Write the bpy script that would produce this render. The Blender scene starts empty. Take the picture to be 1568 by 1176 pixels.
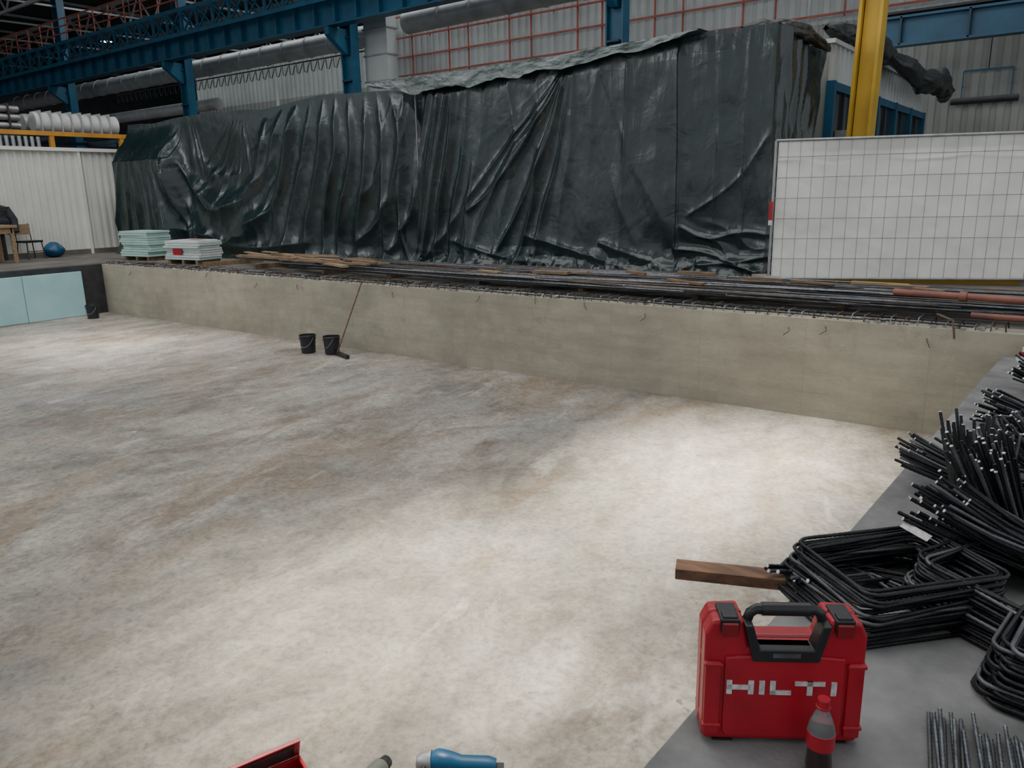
import bpy, math, random
import numpy as np
from mathutils import Matrix, Vector
random.seed(7)
SC=bpy.context.scene
COL=SC.collection

# ------------------------------------------------------------------ materials
def new_mat(name):
    m=bpy.data.materials.new(name); m.use_nodes=True
    nt=m.node_tree; b=nt.nodes['Principled BSDF']
    return m,nt,b
def N(nt,t,**k):
    n=nt.nodes.new(t)
    for a,v in k.items(): setattr(n,a,v)
    return n
def coords(nt,scale=(1,1,1),rz=0):
    """object coords: spin about Z, stretch, then tilt so no lattice plane is axis aligned"""
    tc=N(nt,'ShaderNodeTexCoord'); v=tc.outputs['Object']
    for rot,sc in (((0,0,rz),(1,1,1)),((0,0,0),scale),((.61,.47,.3),(1,1,1))):
        mp=N(nt,'ShaderNodeMapping'); mp.inputs['Rotation'].default_value=rot; mp.inputs['Scale'].default_value=sc
        nt.links.new(v,mp.inputs['Vector']); v=mp.outputs['Vector']
    return v
def noise(nt,vec,scale,detail=4,rough=.55,dist=0):
    n=N(nt,'ShaderNodeTexNoise'); n.inputs['Scale'].default_value=scale
    n.inputs['Detail'].default_value=detail; n.inputs['Roughness'].default_value=rough
    n.inputs['Distortion'].default_value=dist
    nt.links.new(vec,n.inputs['Vector']); return n.outputs['Fac']
def ramp(nt,fac,stops):
    r=N(nt,'ShaderNodeValToRGB'); e=r.color_ramp.elements
    while len(e)<len(stops): e.new(.5)
    for i,(p,c) in enumerate(stops):
        e[i].position=p; e[i].color=(c[0],c[1],c[2],1) if hasattr(c,'__len__') else (c,c,c,1)
    nt.links.new(fac,r.inputs['Fac']); return r.outputs['Color']
def mix(nt,fac,a,b,mode='MIX'):
    m=N(nt,'ShaderNodeMix',data_type='RGBA',blend_type=mode)
    for sock,v in ((m.inputs[0],fac),(m.inputs[6],a),(m.inputs[7],b)):
        if hasattr(v,'node'): nt.links.new(v,sock)
        elif hasattr(v,'__len__'): sock.default_value=(v[0],v[1],v[2],1)
        else: sock.default_value=v
    return m.outputs[2]
def bump(nt,b,h,strength,dist=.01):
    bp=N(nt,'ShaderNodeBump'); bp.inputs['Strength'].default_value=strength
    bp.inputs['Distance'].default_value=dist
    nt.links.new(h,bp.inputs['Height']); nt.links.new(bp.outputs['Normal'],b.inputs['Normal'])
def pmat(name,c1,c2=None,scale=3,rough=.6,metal=0,bmp=0,bscale=None,stretch=(1,1,1),spec=.5,bd=.01):
    m,nt,b=new_mat(name)
    if c2 is None: c2=tuple(x*.8 for x in c1)
    v=coords(nt,stretch)
    f=noise(nt,v,scale,5)
    c=ramp(nt,f,[(.35,c2),(.65,c1)])
    nt.links.new(c,b.inputs['Base Color'])
    b.inputs['Roughness'].default_value=rough; b.inputs['Metallic'].default_value=metal
    b.inputs['Specular IOR Level'].default_value=spec
    if bmp: bump(nt,b,noise(nt,v,bscale or scale*4,4),bmp,bd)
    return m

def floor_mat():
    m,nt,b=new_mat('pit_floor_concrete')
    v=coords(nt)
    vs=coords(nt,(2.2,.8,1),math.radians(-12))
    vs2=coords(nt,(1.8,.8,1),math.radians(32))
    big=noise(nt,v,.30,6,.6,.8)
    c=ramp(nt,big,[(.34,(.225,.205,.172)),(.48,(.335,.308,.26)),(.66,(.46,.425,.36))])
    s1=ramp(nt,noise(nt,vs,.75,9,.62,.9),[(.34,.58),(.46,.90),(.56,1.12),(.72,.88)])
    c=mix(nt,.9,c,s1,'MULTIPLY')
    s2=ramp(nt,noise(nt,vs2,.9,8,.64,1.2),[(.36,.68),(.5,1),(.68,1.12)])
    c=mix(nt,.8,c,s2,'MULTIPLY')
    st=ramp(nt,noise(nt,vs,.42,8,.66,1.0),[(.50,0),(.64,.66)])
    c=mix(nt,st,c,(.245,.172,.108))
    st2=ramp(nt,noise(nt,vs2,.8,8,.7,.6),[(.55,0),(.66,.70)])
    c=mix(nt,st2,c,(.15,.122,.095))
    st3=ramp(nt,noise(nt,v,1.5,8,.72,.4),[(.56,0),(.66,.42)])
    c=mix(nt,st3,c,(.21,.165,.12))
    gr=ramp(nt,noise(nt,v,.42,6,.6,.6),[(.5,0),(.66,.5)])
    c=mix(nt,gr,c,(.30,.30,.29))
    wh=ramp(nt,noise(nt,vs,1.1,9,.7,.5),[(.56,0),(.68,.6)])
    c=mix(nt,wh,c,(.58,.55,.48))
    fine=ramp(nt,noise(nt,v,24,6,.75),[(.36,.68),(.56,1.08)])
    c=mix(nt,.95,c,fine,'MULTIPLY')
    med=ramp(nt,noise(nt,v,6,7,.72,.3),[(.36,.78),(.6,1.09)])
    c=mix(nt,.9,c,med,'MULTIPLY')
    spk=ramp(nt,noise(nt,v,11,3,.5),[(.70,0),(.73,.6)])
    c=mix(nt,spk,c,(.12,.11,.10))
    nt.links.new(c,b.inputs['Base Color'])
    rr=ramp(nt,noise(nt,vs,1.2,5,.6,1),[(.3,.42),(.7,.7)])
    nt.links.new(rr,b.inputs['Roughness'])
    h=mix(nt,.35,noise(nt,v,36,5,.7),s1)
    bump(nt,b,h,.75,.02)
    return m
def wall_mat():
    m,nt,b=new_mat('pit_wall_concrete')
    v=coords(nt)
    c=ramp(nt,noise(nt,v,.8,6,.65,.4),[(.34,(.30,.272,.212)),(.66,(.415,.382,.298))])
    tc=N(nt,'ShaderNodeTexCoord'); sp=N(nt,'ShaderNodeSeparateXYZ'); cb=N(nt,'ShaderNodeCombineXYZ')
    hz=ramp(nt,noise(nt,coords(nt,(.5,1,5)),1.5,5,.6),[(.35,.88),(.6,1.03)])
    c=mix(nt,.8,c,hz,'MULTIPLY')
    nt.links.new(tc.outputs['Object'],sp.inputs[0]); nt.links.new(sp.outputs[0],cb.inputs[0]); nt.links.new(sp.outputs[2],cb.inputs[1])
    bk=N(nt,'ShaderNodeTexBrick'); bk.offset=0
    nt.links.new(cb.outputs[0],bk.inputs['Vector'])
    for k,x in (('Scale',1),('Brick Width',1.25),('Row Height',1.4),('Mortar Size',.004),('Mortar Smooth',.4)): bk.inputs[k].default_value=x
    bk.inputs['Color1'].default_value=(1,1,1,1);bk.inputs['Color2'].default_value=(.96,.96,.97,1);bk.inputs['Mortar'].default_value=(.80,.80,.78,1)
    c=mix(nt,.6,c,bk.outputs['Color'],'MULTIPLY')
    bk2=N(nt,'ShaderNodeTexBrick'); bk2.offset=0
    nt.links.new(cb.outputs[0],bk2.inputs['Vector'])
    for k,x in (('Scale',1),('Brick Width',.25),('Row Height',.14),('Mortar Size',.02),('Mortar Smooth',1)): bk2.inputs[k].default_value=x
    bk2.inputs['Color1'].default_value=(1.10,1.10,1.07,1);bk2.inputs['Color2'].default_value=(.92,.92,.92,1);bk2.inputs['Mortar'].default_value=(.97,.97,.95,1)
    c=mix(nt,.6,c,bk2.outputs['Color'],'MULTIPLY')
    pat=ramp(nt,noise(nt,v,3.5,5,.7),[(.60,0),(.72,.45)])
    c=mix(nt,pat,c,(.22,.20,.16))
    dr=ramp(nt,noise(nt,coords(nt,(1,1,.7)),.8,6,.7),[(.54,0),(.66,.35)])
    c=mix(nt,dr,c,(.21,.195,.16))
    nt.links.new(c,b.inputs['Base Color']); b.inputs['Roughness'].default_value=.85
    bump(nt,b,noise(nt,v,18,5,.7),.4,.014)
    return m
def tarp_mat(name,c1,c2,rough=.38,dust=(.08,.10,.10),bs=.42):
    m,nt,b=new_mat(name)
    v=coords(nt)
    c=ramp(nt,noise(nt,v,1.1,5,.6,.5),[(.3,c2),(.7,c1)])
    du=ramp(nt,noise(nt,v,6,6,.75,.4),[(.60,0),(.78,.12)])
    c=mix(nt,du,c,dust)
    nt.links.new(c,b.inputs['Base Color'])
    r=ramp(nt,noise(nt,v,3,5,.6),[(.3,rough-.05),(.7,rough+.08)])
    nt.links.new(r,b.inputs['Roughness'])
    b.inputs['Specular IOR Level'].default_value=.7
    vert=noise(nt,coords(nt,(3.0,3.0,.5)),1.6,4,.55,.6)
    wr=noise(nt,v,2.2,4,.5,1.3)
    h=mix(nt,.38,vert,wr)
    bump(nt,b,h,bs,.07)
    return m
def wood(name,c1=(.27,.18,.10),c2=(.15,.095,.06)):
    return pmat(name,c1,c2,4,.75,0,.4,30,(1,6,6))

M={}
M['floor']=floor_mat(); M['wall']=wall_mat()
M['deck']=pmat('deck_concrete',(.22,.22,.215),(.105,.105,.105),3.2,.7,0,.4,30)
M['deckb']=pmat('hall_ground_concrete',(.18,.165,.145),(.10,.092,.082),1.4,.85,0,.4,25)
M['bitumen']=pmat('bitumen_coating',(.022,.022,.026),(.04,.04,.045),4,.6,0,.4,20)
M['tarp']=tarp_mat('green_tarpaulin',(.008,.022,.0235),(.005,.014,.0155),.26)
M['tarpl']=tarp_mat('tarpaulin_reverse_side',(.105,.135,.13),(.055,.075,.073),.42)
M['tarpd']=tarp_mat('black_tarpaulin',(.018,.022,.022),(.010,.012,.012),.4)
M['clad']=pmat('white_sheet_cladding',(.74,.74,.69),(.62,.62,.58),.7,.5,0,0)
M['cladg']=pmat('grey_sheet_cladding',(.33,.34,.31),(.24,.25,.23),.5,.6)
M['cladw']=pmat('pale_hall_cladding',(.48,.50,.49),(.38,.40,.39),.5,.6)
M['blue']=pmat('blue_steel_paint',(.013,.10,.185),(.009,.068,.13),1.5,.45)
M['blued']=pmat('blue_steel_paint_dark',(.012,.055,.105),(.008,.032,.06),1.5,.5)
M['red']=pmat('red_oxide_paint',(.40,.09,.055),(.26,.055,.04),2,.55)
M['pipe']=pmat('rusty_red_pipe',(.26,.095,.065),(.14,.06,.05),3,.6)
M['yellow']=pmat('yellow_crane_paint',(.58,.36,.03),(.44,.27,.02),1.5,.45)
M['dark']=pmat('dark_steel',(.035,.038,.04),(.02,.022,.024),2,.6)
M['grey']=pmat('duct_sheet',(.42,.43,.43),(.30,.31,.31),1.5,.45,.2)
M['galv']=pmat('galvanised_steel',(.42,.43,.43),(.3,.3,.3),6,.4,.7)
M['wire']=pmat('fence_wire',(.30,.295,.28),(.20,.195,.19),6,.5,.3)
M['rebar']=pmat('rebar_black',(.028,.030,.034),(.012,.012,.014),12,.42,.55,.2,90)
M['rebarl']=pmat('rebar_bare_grey',(.22,.24,.26),(.12,.12,.13),20,.35,.8,.2,90)
M['rebarg']=pmat('rebar_mill_grey',(.13,.135,.145),(.07,.07,.075),9,.45,.5)
M['rebarr']=pmat('rebar_rusty',(.15,.10,.07),(.07,.055,.045),8,.6,.4)
M['rebarc']=pmat('rebar_cut_end',(.80,.82,.83),(.7,.7,.7),20,.45,.0)
M['wood']=wood('old_timber'); M['woodl']=wood('light_timber',(.36,.26,.15),(.24,.165,.095))
M['woodr']=wood('red_brown_board',(.19,.095,.05),(.075,.042,.028))
M['mint']=pmat('mint_foam_board',(.46,.64,.58),(.38,.56,.51),3,.7)
M['turq']=pmat('turquoise_foam_board',(.42,.68,.70),(.36,.60,.63),2,.6)
M['white']=pmat('white_plastic_film',(.66,.67,.66),(.54,.54,.54),5,.4)
M['sheet']=pmat('white_fence_sheet',(.86,.84,.80),(.76,.74,.70),1.5,.6,0,.3,4,(1,1,.6),bd=.05)
M['redp']=pmat('red_case_plastic',(.42,.010,.024),(.31,.007,.016),6,.36,0,.08,120)
M['redd']=pmat('dark_red_plastic',(.22,.006,.010),(.17,.005,.008),6,.4)
M['black']=pmat('black_plastic',(.018,.018,.02),(.012,.012,.013),6,.4)
M['label']=pmat('white_print',(.66,.66,.65),(.42,.38,.37),45,.5)
M['pail']=pmat('black_pail_plastic',(.02,.022,.028),(.014,.015,.02),5,.35)
M['bluep']=pmat('blue_tool_plastic',(.008,.085,.19),(.006,.06,.13),6,.4)
M['greyp']=pmat('grey_green_tool_plastic',(.14,.15,.125),(.09,.10,.08),6,.4)
M['cloth']=pmat('dark_cloth',(.03,.032,.04),(.018,.018,.024),8,.9,0,.4,30)
M['orange']=pmat('orange_paint',(.60,.27,.03),(.45,.2,.03),3,.5)
M['foot']=pmat('concrete_block',(.30,.29,.27),(.22,.21,.2),6,.85,0,.4,40)
def glassmat():
    m,nt,b=new_mat('dark_window_glass'); v=coords(nt)
    nt.links.new(ramp(nt,noise(nt,v,.7,3),[(.4,(.02,.03,.035)),(.6,(.05,.07,.08))]),b.inputs['Base Color'])
    b.inputs['Roughness'].default_value=.12; return m
M['glass']=glassmat()
def colamat():
    m,nt,b=new_mat('cola_liquid'); v=coords(nt)
    nt.links.new(ramp(nt,noise(nt,v,9,3),[(.4,(.018,.006,.004)),(.6,(.03,.01,.006))]),b.inputs['Base Color'])
    b.inputs['Roughness'].default_value=.08; b.inputs['Coat Weight'].default_value=.6; return m
M['cola']=colamat()
def clearmat():
    m,nt,b=new_mat('clear_pet_plastic'); v=coords(nt)
    nt.links.new(ramp(nt,noise(nt,v,9,3),[(.4,(.75,.78,.78)),(.6,(.85,.87,.87))]),b.inputs['Base Color'])
    b.inputs['Transmission Weight'].default_value=.85; b.inputs['Roughness'].default_value=.1; b.inputs['IOR'].default_value=1.2; return m
M['pet']=clearmat()
def emat(name,c,s):
    m,nt,b=new_mat(name); b.inputs['Base Color'].default_value=(*c,1)
    b.inputs['Emission Color'].default_value=(*c,1); b.inputs['Emission Strength'].default_value=s; return m
M['lamp']=emat('lamp_glow',(.9,1,1),14)

# ------------------------------------------------------------------ mesh builder
class MB:
    def __init__(s): s.v=[];s.f=[];s.m=[];s.sm=[];s.mats=[]
    def mi(s,k):
        if k not in s.mats: s.mats.append(k)
        return s.mats.index(k)
    def add(s,vs,fs,k,smooth=False):
        o=len(s.v); s.v.extend([tuple(x) for x in vs]); i=s.mi(k)
        for f in fs: s.f.append(tuple(o+j for j in f)); s.m.append(i); s.sm.append(smooth)
    def box(s,lo,hi,k,mat=None):
        x0,y0,z0=lo;x1,y1,z1=hi
        vs=[Vector(p) for p in [(x0,y0,z0),(x1,y0,z0),(x1,y1,z0),(x0,y1,z0),(x0,y0,z1),(x1,y0,z1),(x1,y1,z1),(x0,y1,z1)]]
        if mat is not None: vs=[mat@p for p in vs]
        s.add(vs,[(0,3,2,1),(4,5,6,7),(0,1,5,4),(1,2,6,5),(2,3,7,6),(3,0,4,7)],k)
    def beam(s,p1,p2,w,h,k,up=(0,0,1)):
        p1=Vector(p1);p2=Vector(p2);d=(p2-p1);L=d.length;d.normalize()
        u=Vector(up)
        if abs(d.dot(u))>.98: u=Vector((0,1,0))
        sx=d.cross(u).normalized();uz=sx.cross(d).normalized()
        mt=Matrix(((sx.x,d.x,uz.x,p1.x),(sx.y,d.y,uz.y,p1.y),(sx.z,d.z,uz.z,p1.z),(0,0,0,1)))
        s.box((-w/2,0,-h/2),(w/2,L,h/2),k,mt)
    def ibeam(s,p1,p2,w,h,k,t=.03,up=(0,0,1)):
        p1=Vector(p1);p2=Vector(p2);d=(p2-p1).normalized();u=Vector(up)
        if abs(d.dot(u))>.98: u=Vector((0,1,0))
        sx=d.cross(u).normalized();uz=sx.cross(d).normalized()
        for q in (-1,1):
            o=uz*(q*(h/2-t/2)); s.beam(p1+o,p2+o,w,t,k,up)
        s.beam(p1,p2,t,h-2*t,k,up)
    def tube(s,pts,r,k,n=6,closed=False,rib=0,step=.012,capk=None,smooth=True):
        P=[Vector(p) for p in pts]
        if rib:
            Q=[];seq=P+[P[0]] if closed else P
            for a,b in zip(seq[:-1],seq[1:]):
                c=max(1,int((b-a).length/step))
                for i in range(c): Q.append(a.lerp(b,i/c))
            if not closed: Q.append(P[-1])
            P=Q
        m=len(P); T=[]
        for i in range(m):
            if closed: t=P[(i+1)%m]-P[i-1]
            else: t=P[min(i+1,m-1)]-P[max(i-1,0)]
            T.append(t.normalized() if t.length>1e-9 else Vector((0,0,1)))
        up=Vector((0,0,1)) if abs(T[0].z)<.9 else Vector((1,0,0))
        nn=T[0].cross(up).normalized(); vs=[]
        for i in range(m):
            nn=(nn-T[i]*nn.dot(T[i])).normalized(); bb=T[i].cross(nn)
            rr=r*(1+(rib if i%2 else -rib)) if rib else (r[i] if hasattr(r,'__len__') else r)
            for j in range(n):
                a=2*math.pi*j/n; vs.append(P[i]+nn*(rr*math.cos(a))+bb*(rr*math.sin(a)))
        fs=[]
        for i in range(m if closed else m-1):
            i2=(i+1)%m
            for j in range(n):
                j2=(j+1)%n; fs.append((i*n+j,i*n+j2,i2*n+j2,i2*n+j))
        s.add(vs,fs,k,smooth)
        if not closed:
            s.add(vs[:n],[tuple(range(n))[::-1]],capk or k); s.add(vs[-n:],[tuple(range(n))],capk or k)
    def cyl(s,p1,p2,r,k,n=16): s.tube([p1,p2],r,k,n)
    def lathe(s,prof,k,n=24,mat=None,ks=None):
        vs=[]
        for r,z in prof:
            for j in range(n):
                a=2*math.pi*j/n; p=Vector((r*math.cos(a),r*math.sin(a),z)); vs.append(mat@p if mat is not None else p)
        for i in range(len(prof)-1):
            kk=ks[i] if ks else k
            s.add([vs[x] for x in range(i*n,(i+2)*n)],[(j,(j+1)%n,n+(j+1)%n,n+j) for j in range(n)],kk,True)
    def grid(s,A,k,smooth=True):
        nu,nv,_=A.shape
        vs=A.reshape(-1,3).tolist()
        fs=[(i*nv+j,(i+1)*nv+j,(i+1)*nv+j+1,i*nv+j+1) for i in range(nu-1) for j in range(nv-1)]
        s.add(vs,fs,k,smooth)
    def prism(s,poly,z0,z1,k,mat=None):
        n=len(poly)
        vs=[Vector((x,y,z0)) for x,y in poly]+[Vector((x,y,z1)) for x,y in poly]
        if mat is not None: vs=[mat@p for p in vs]
        s.add(vs,[tuple(range(n))[::-1],tuple(range(n,2*n))]+[(i,(i+1)%n,n+(i+1)%n,n+i) for i in range(n)],k)
    def obj(s,name,parent=None,bevel=0,seg=2,mat=None):
        me=bpy.data.meshes.new(name); me.from_pydata(s.v,[],s.f)
        for k in s.mats: me.materials.append(M[k])
        me.polygons.foreach_set('material_index',s.m); me.polygons.foreach_set('use_smooth',s.sm)
        me.update()
        o=bpy.data.objects.new(name,me); COL.objects.link(o)
        if parent: o.parent=parent
        if mat is not None: o.matrix_local=mat
        if bevel:
            b=o.modifiers.new('bevel','BEVEL'); b.width=bevel; b.segments=seg; b.limit_method='ANGLE'; b.angle_limit=math.radians(40)
        return o
def empty(name,mat=None):
    e=bpy.data.objects.new(name,None); COL.objects.link(e); e.empty_display_size=.1
    if mat is not None: e.matrix_world=mat
    return e
def TR(x,y,z,rz=0,rx=0,ry=0): return Matrix.Translation((x,y,z))@Matrix.Rotation(rz,4,'Z')@Matrix.Rotation(ry,4,'Y')@Matrix.Rotation(rx,4,'X')

def vnoise(x,y,seed=0):
    rs=np.random.RandomState(seed); T=rs.rand(256,256)*2-1
    xi=np.floor(x).astype(int);yi=np.floor(y).astype(int);fx=x-xi;fy=y-yi
    fx=fx*fx*(3-2*fx);fy=fy*fy*(3-2*fy)
    g=lambda a,b:T[a%256,b%256]
    return (g(xi,yi)*(1-fx)+g(xi+1,yi)*fx)*(1-fy)+(g(xi,yi+1)*(1-fx)+g(xi+1,yi+1)*fx)*fy
def fbm(x,y,seed=0,o=4):
    r=0;a=1
    for i in range(o): r=r+a*vnoise(x*2**i,y*2**i,seed+i);a*=.5
    return r
def crease(S,H,pl,w,A):
    pts=np.array(pl,float)
    if len(pts)>2:
        for _ in range(2):
            q=[pts[0]]
            for a,b in zip(pts[:-1],pts[1:]): q+= [a*.75+b*.25,a*.25+b*.75]
            q.append(pts[-1]); pts=np.array(q)
    D=np.full(S.shape,1e9);TT=np.zeros(S.shape);n=len(pts)-1
    for i,((a,b),(c,d)) in enumerate(zip(pts[:-1],pts[1:])):
        dx=c-a;dy=d-b;L=dx*dx+dy*dy+1e-9
        t=np.clip(((S-a)*dx+(H-b)*dy)/L,0,1); dd=np.hypot(S-a-t*dx,H-b-t*dy)
        TT=np.where(dd<D,(i+t)/n,TT); D=np.minimum(D,dd)
    fade=np.clip(np.sin(np.clip(TT,0,1)*math.pi)*2.2,0,1)
    return A*fade*np.exp(-np.sqrt((D/w)**2+.08)*1.15)
def rdg(p,s=1.25):
    """rounded pleat profile"""
    q=np.abs(np.sin(p)); return np.clip(1.03-np.sqrt(q*q+.004),1e-4,1)**s
def fan(X,Z,cx,cz,freq,th0,sp,A,seed,r0=.3,rm=1.6):
    dx=X-cx;dz=cz-Z; th=np.arctan2(dx,np.maximum(dz,.05)); r=np.hypot(dx,dz)
    ph=freq*th+1.6*vnoise(th*3+9,r*.45,seed)+1.0*vnoise(th*9,r*.7,seed+1)
    am=.35+.65*(.5+.5*vnoise(th*freq/3.1+4,r*.55,seed+2))
    return A*rdg(ph)*am*np.exp(-((th-th0)/sp)**4)*np.clip((r-r0)/rm,0,1)

ZD=1.12; ZR=.90
# ------------------------------------------------------------------ camera
R_=Vector((0.8008,0.5987,-0.0203));U_=Vector((-0.1284,0.2046,0.9704));F_=Vector((-0.5850,0.7745,-0.2407))
cd=bpy.data.cameras.new('camera');cam=bpy.data.objects.new('camera',cd);COL.objects.link(cam)
cam.matrix_world=Matrix(((R_.x,U_.x,-F_.x,0),(R_.y,U_.y,-F_.y,0),(R_.z,U_.z,-F_.z,2.55),(0,0,0,1)))
cd.sensor_width=36; cd.lens=36*1185/1568; cd.clip_start=.05; cd.clip_end=500
SC.camera=cam

# ------------------------------------------------------------------ shell
b=MB(); b.box((-18.5,.3,-.3),(0,8.78,0),'floor'); b.obj('floor')
b=MB(); b.box((-18.5,8.78,-.3),(8,9.1,ZD),'wall'); b.obj('wall_back')
b=MB(); b.box((-18.8,-4,-.3),(-18.5,9.1,ZD),'bitumen'); b.obj('wall_left')
b=MB(); b.box((-18.8,9.1,-.3),(8,27,ZD-.002),'deckb'); b.box((-75,-12,-.3),(-18.8,27,ZD-.002),'deckb'); b.box((-75,27,-.3),(8,60,ZD-.002),'deckb'); b.obj('floor_hall')
b=MB(); b.prism([(-.93,.3),(-.62,8.78),(8,8.78),(8,-12),(-.93,-12)],-.3,ZR,'deck'); b.obj('floor_ledge')
b=MB(); b.box((-18.5,-12,-.3),(-.95,.3,ZR),'deck'); b.obj('floor_near')

def corrug(b,p0,p1,z0,z1,k,pitch=.25,dep=.04,nrm=1):
    p0=Vector((*p0,0));p1=Vector((*p1,0));d=(p1-p0);L=d.length;d.normalize();n=Vector((-d.y,d.x,0))*nrm
    prof=[];s=0
    while s<L:
        for q,e in ((0,0),(.45,0),(.55,1),(.9,1)): 
            if s+q*pitch<=L: prof.append((s+q*pitch,e*dep))
        s+=pitch
    vs=[];
    for s_,e in prof:
        q=p0+d*s_+n*e; vs+= [(q.x,q.y,z0),(q.x,q.y,z1)]
    b.add(vs,[(2*i,2*i+2,2*i+3,2*i+1) for i in range(len(prof)-1)],k)
b=MB()
corrug(b,(-42,26.6),(8,26.6),ZD,7.4,'cladg',.35,.05)
corrug(b,(-42,26.6),(-27,26.6),7.4,9.3,'cladw',.35,.05)
corrug(b,(-27,26.6),(8,26.6),7.4,15,'cladw',.35,.05)
b.obj('wall_far')
b=MB(); b.box((-75,59.7,ZD),(8,60,15),'dark'); b.obj('wall_back_bay')
b=MB(); b.box((-75.3,-12,ZD),(-75,60,15),'dark'); b.obj('wall_far_left')
b=MB()
def roof(x0,x1,y0,y1): b.box((x0,y0,15),(x1,y1,15.2),'dark')
roof(-75,8,20,60); roof(-75,8,-12,-6)
roof(-75,-26,-6,20); roof(4,8,-6,20)
xs=[-26,-22.5,-19,-15.5,-12,-8.5,-5,-1,4]
for i in range(0,8,2): roof(xs[i],xs[i+1],-6,20)
for i in range(1,8,2): roof(xs[i],xs[i+1],6.0,8.0)
b.obj('ceiling')
b=MB()
for z in (7.6,8.35,9.15,10.0): b.beam((-27,26.3,z),(-1,26.3,z),.05,.06,'red')
for i in range(26): b.beam((-27+i*1.05,26.32,7.5),(-27+i*1.05,26.32,10.4 if i%3 else 9.2),.05,.05,'red' if i%3 else 'grey')
b.obj('wall_girts')
b=MB()
for y in (14,21,28,35,42,50):
    b.beam((-75,y,14.7),(8,y,14.7),.2,.2,'grey'); b.beam((-75,y,13),(8,y,13),.15,.15,'grey')
    x=-75
    while x<6:
        b.beam((x,y,13),(x+1.5,y,14.7),.08,.08,'grey'); b.beam((x+1.5,y,14.7),(x+3,y,13),.08,.08,'grey'); x+=3
for i in range(9):
    x=-73+i*6; b.beam((x,20,14.85),(x,60,14.85),.15,.15,'grey'); b.beam((x,20,13.2),(x,60,13.9),.1,.1,'grey')
b.obj('roof_trusses')
b=MB()
for (x,y) in ((-62,30),(-66,37),(-58,36),(-52,27),(-55,33),(-47,26),(-70,30),(-60,44),(-44,31)):
    mt=TR(x,y,12.3); b.lathe([(.02,.5),(.1,.35),(.35,0)],'dark',12,mt); b.lathe([(.33,.01),(.001,.02)],'lamp',12,mt); b.cyl((x,y,12.7),(x,y,14.97),.02,'dark',6)
b.obj('high_bay_lamps')

def column(x,y,top=15):
    b=MB()
    b.ibeam((x,y,ZD),(x,y,top),.42,.62,'blue',.05,(1,0,0))
    for z in (3,5,7,8.6): b.box((x-.22,y-.32,z),(x+.22,y+.32,z+.06),'blued')
    b.prism([(-1.15,8.93),(.3,8.93),(.3,8.0),(-.3,8.0),(-1.15,8.65)],-.13,.13,'blue',Matrix(((0,0,1,x),(1,0,0,y),(0,1,0,0),(0,0,0,1))))
    b.box((x-.45,y-.5,ZD),(x+.45,y+.5,ZD+.08),'blued')
    b.obj('crane_column')
for x in (-49,-36.9,-25.1,-12.9,-.7): column(x,22.9)
b=MB()
Y0=22.0
b.ibeam((-75,Y0,9.45),(7,Y0,9.45),.5,1.0,'blue',.06)
b.beam((-75,Y0-.05,9.95),(7,Y0-.05,9.95),.5,.12,'blue')
x=-75
while x<7:
    b.box((x-.04,Y0-.25,9.0),(x+.04,Y0+.2,9.9),'blue'); x+=1.2
Yw=21.3
b.beam((-75,Yw,9.75),(7,Yw,9.75),.12,.16,'blue'); b.beam((-75,Yw,10.75),(7,Yw,10.75),.12,.16,'blue')
b.box((-75,Yw,10.78),(7,Y0+.3,10.84),'blued')
x=-75
while x<6:
    b.beam((x,Yw,9.7),(x,Yw,10.8),.1,.1,'blue'); b.beam((x,Yw,9.75),(x+1.2,Yw,10.75),.06,.06,'blue'); b.beam((x+1.2,Yw,9.75),(x,Yw,10.75),.06,.06,'blue')
    b.beam((x,Yw,10.5),(x,Y0,9.9),.06,.06,'blue'); x+=1.2
b.obj('crane_runway_beam')
b=MB(); x=-75
for z in (11.2,11.55,11.9): b.beam((-75,Yw,z),(7,Yw,z),.05,.05,'red')
while x<7: b.beam((x,Yw,10.82),(x,Yw,11.92),.05,.05,'red'); x+=1.5
b.obj('walkway_railing')
b=MB(); b.ibeam((-5.6,24.2,6.5),(8,24.2,6.5),.4,.75,'blue',.06); b.beam((-5.6,24.2,6.95),(8,24.2,6.95),.5,.06,'dark')
for i in range(8): b.box((-5+i*1.6,24,6.15),(-4.95+i*1.6,24.35,6.85),'blued')
b.box((-1.2,24.1,ZD),(-.9,24.4,6.2),'blued')
b.obj('steel_girder')
b=MB()
b.tube([(-3.95,26.4,4.8),(-2.3,26.4,4.8)],.09,'dark',12)
for x in (-3.7,-2.5): b.beam((x,26.4,4.8),(x,26.4,5.6),.03,.03,'blue'); b.beam((x,26.4,5.2),(x,26.54,5.2),.03,.03,'blue')
b.beam((-3.7,26.4,5.6),(-2.5,26.4,5.6),.05,.05,'blue'); b.beam((-3.1,26.4,5.6),(-3.1,26.4,6.9),.03,.03,'dark')
b.obj('heater_tube')
b=MB()
b.tube([(-62,24.6,9.05),(-25.2,24.6,9.05)],.42,'grey',24)
b.tube([(-23.5,24.6,9.25),(5,24.6,9.45)],.42,'grey',24)
x=-60
while x<4: 
    if not -26<x<-23: b.tube([(x,24.6,9.05 if x<-25 else 9.3),(x+.06,24.6,9.05 if x<-25 else 9.3)],.45,'grey',24)
    x+=1.6
b.tube([(-75,24.9,7.3),(-37.5,24.9,7.3)],.3,'grey',16)
b.obj('ventilation_duct')
b=MB()
b.box((-25.0,23.6,ZD),(-23.7,24.15,12),'cladw'); 
for z in range(2,12): b.box((-25.05,23.55,z),(-23.65,24.2,z+.06),'grey')
b.obj('duct_riser')
b=MB()
for i in range(40): 
    x=-46+i*.5; b.tube([(x,24.1,8.35),(x+.1,24.05,7.95),(x+.25,24.05,7.9),(x+.42,24.1,8.3)],.02,'dark',5)
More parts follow.
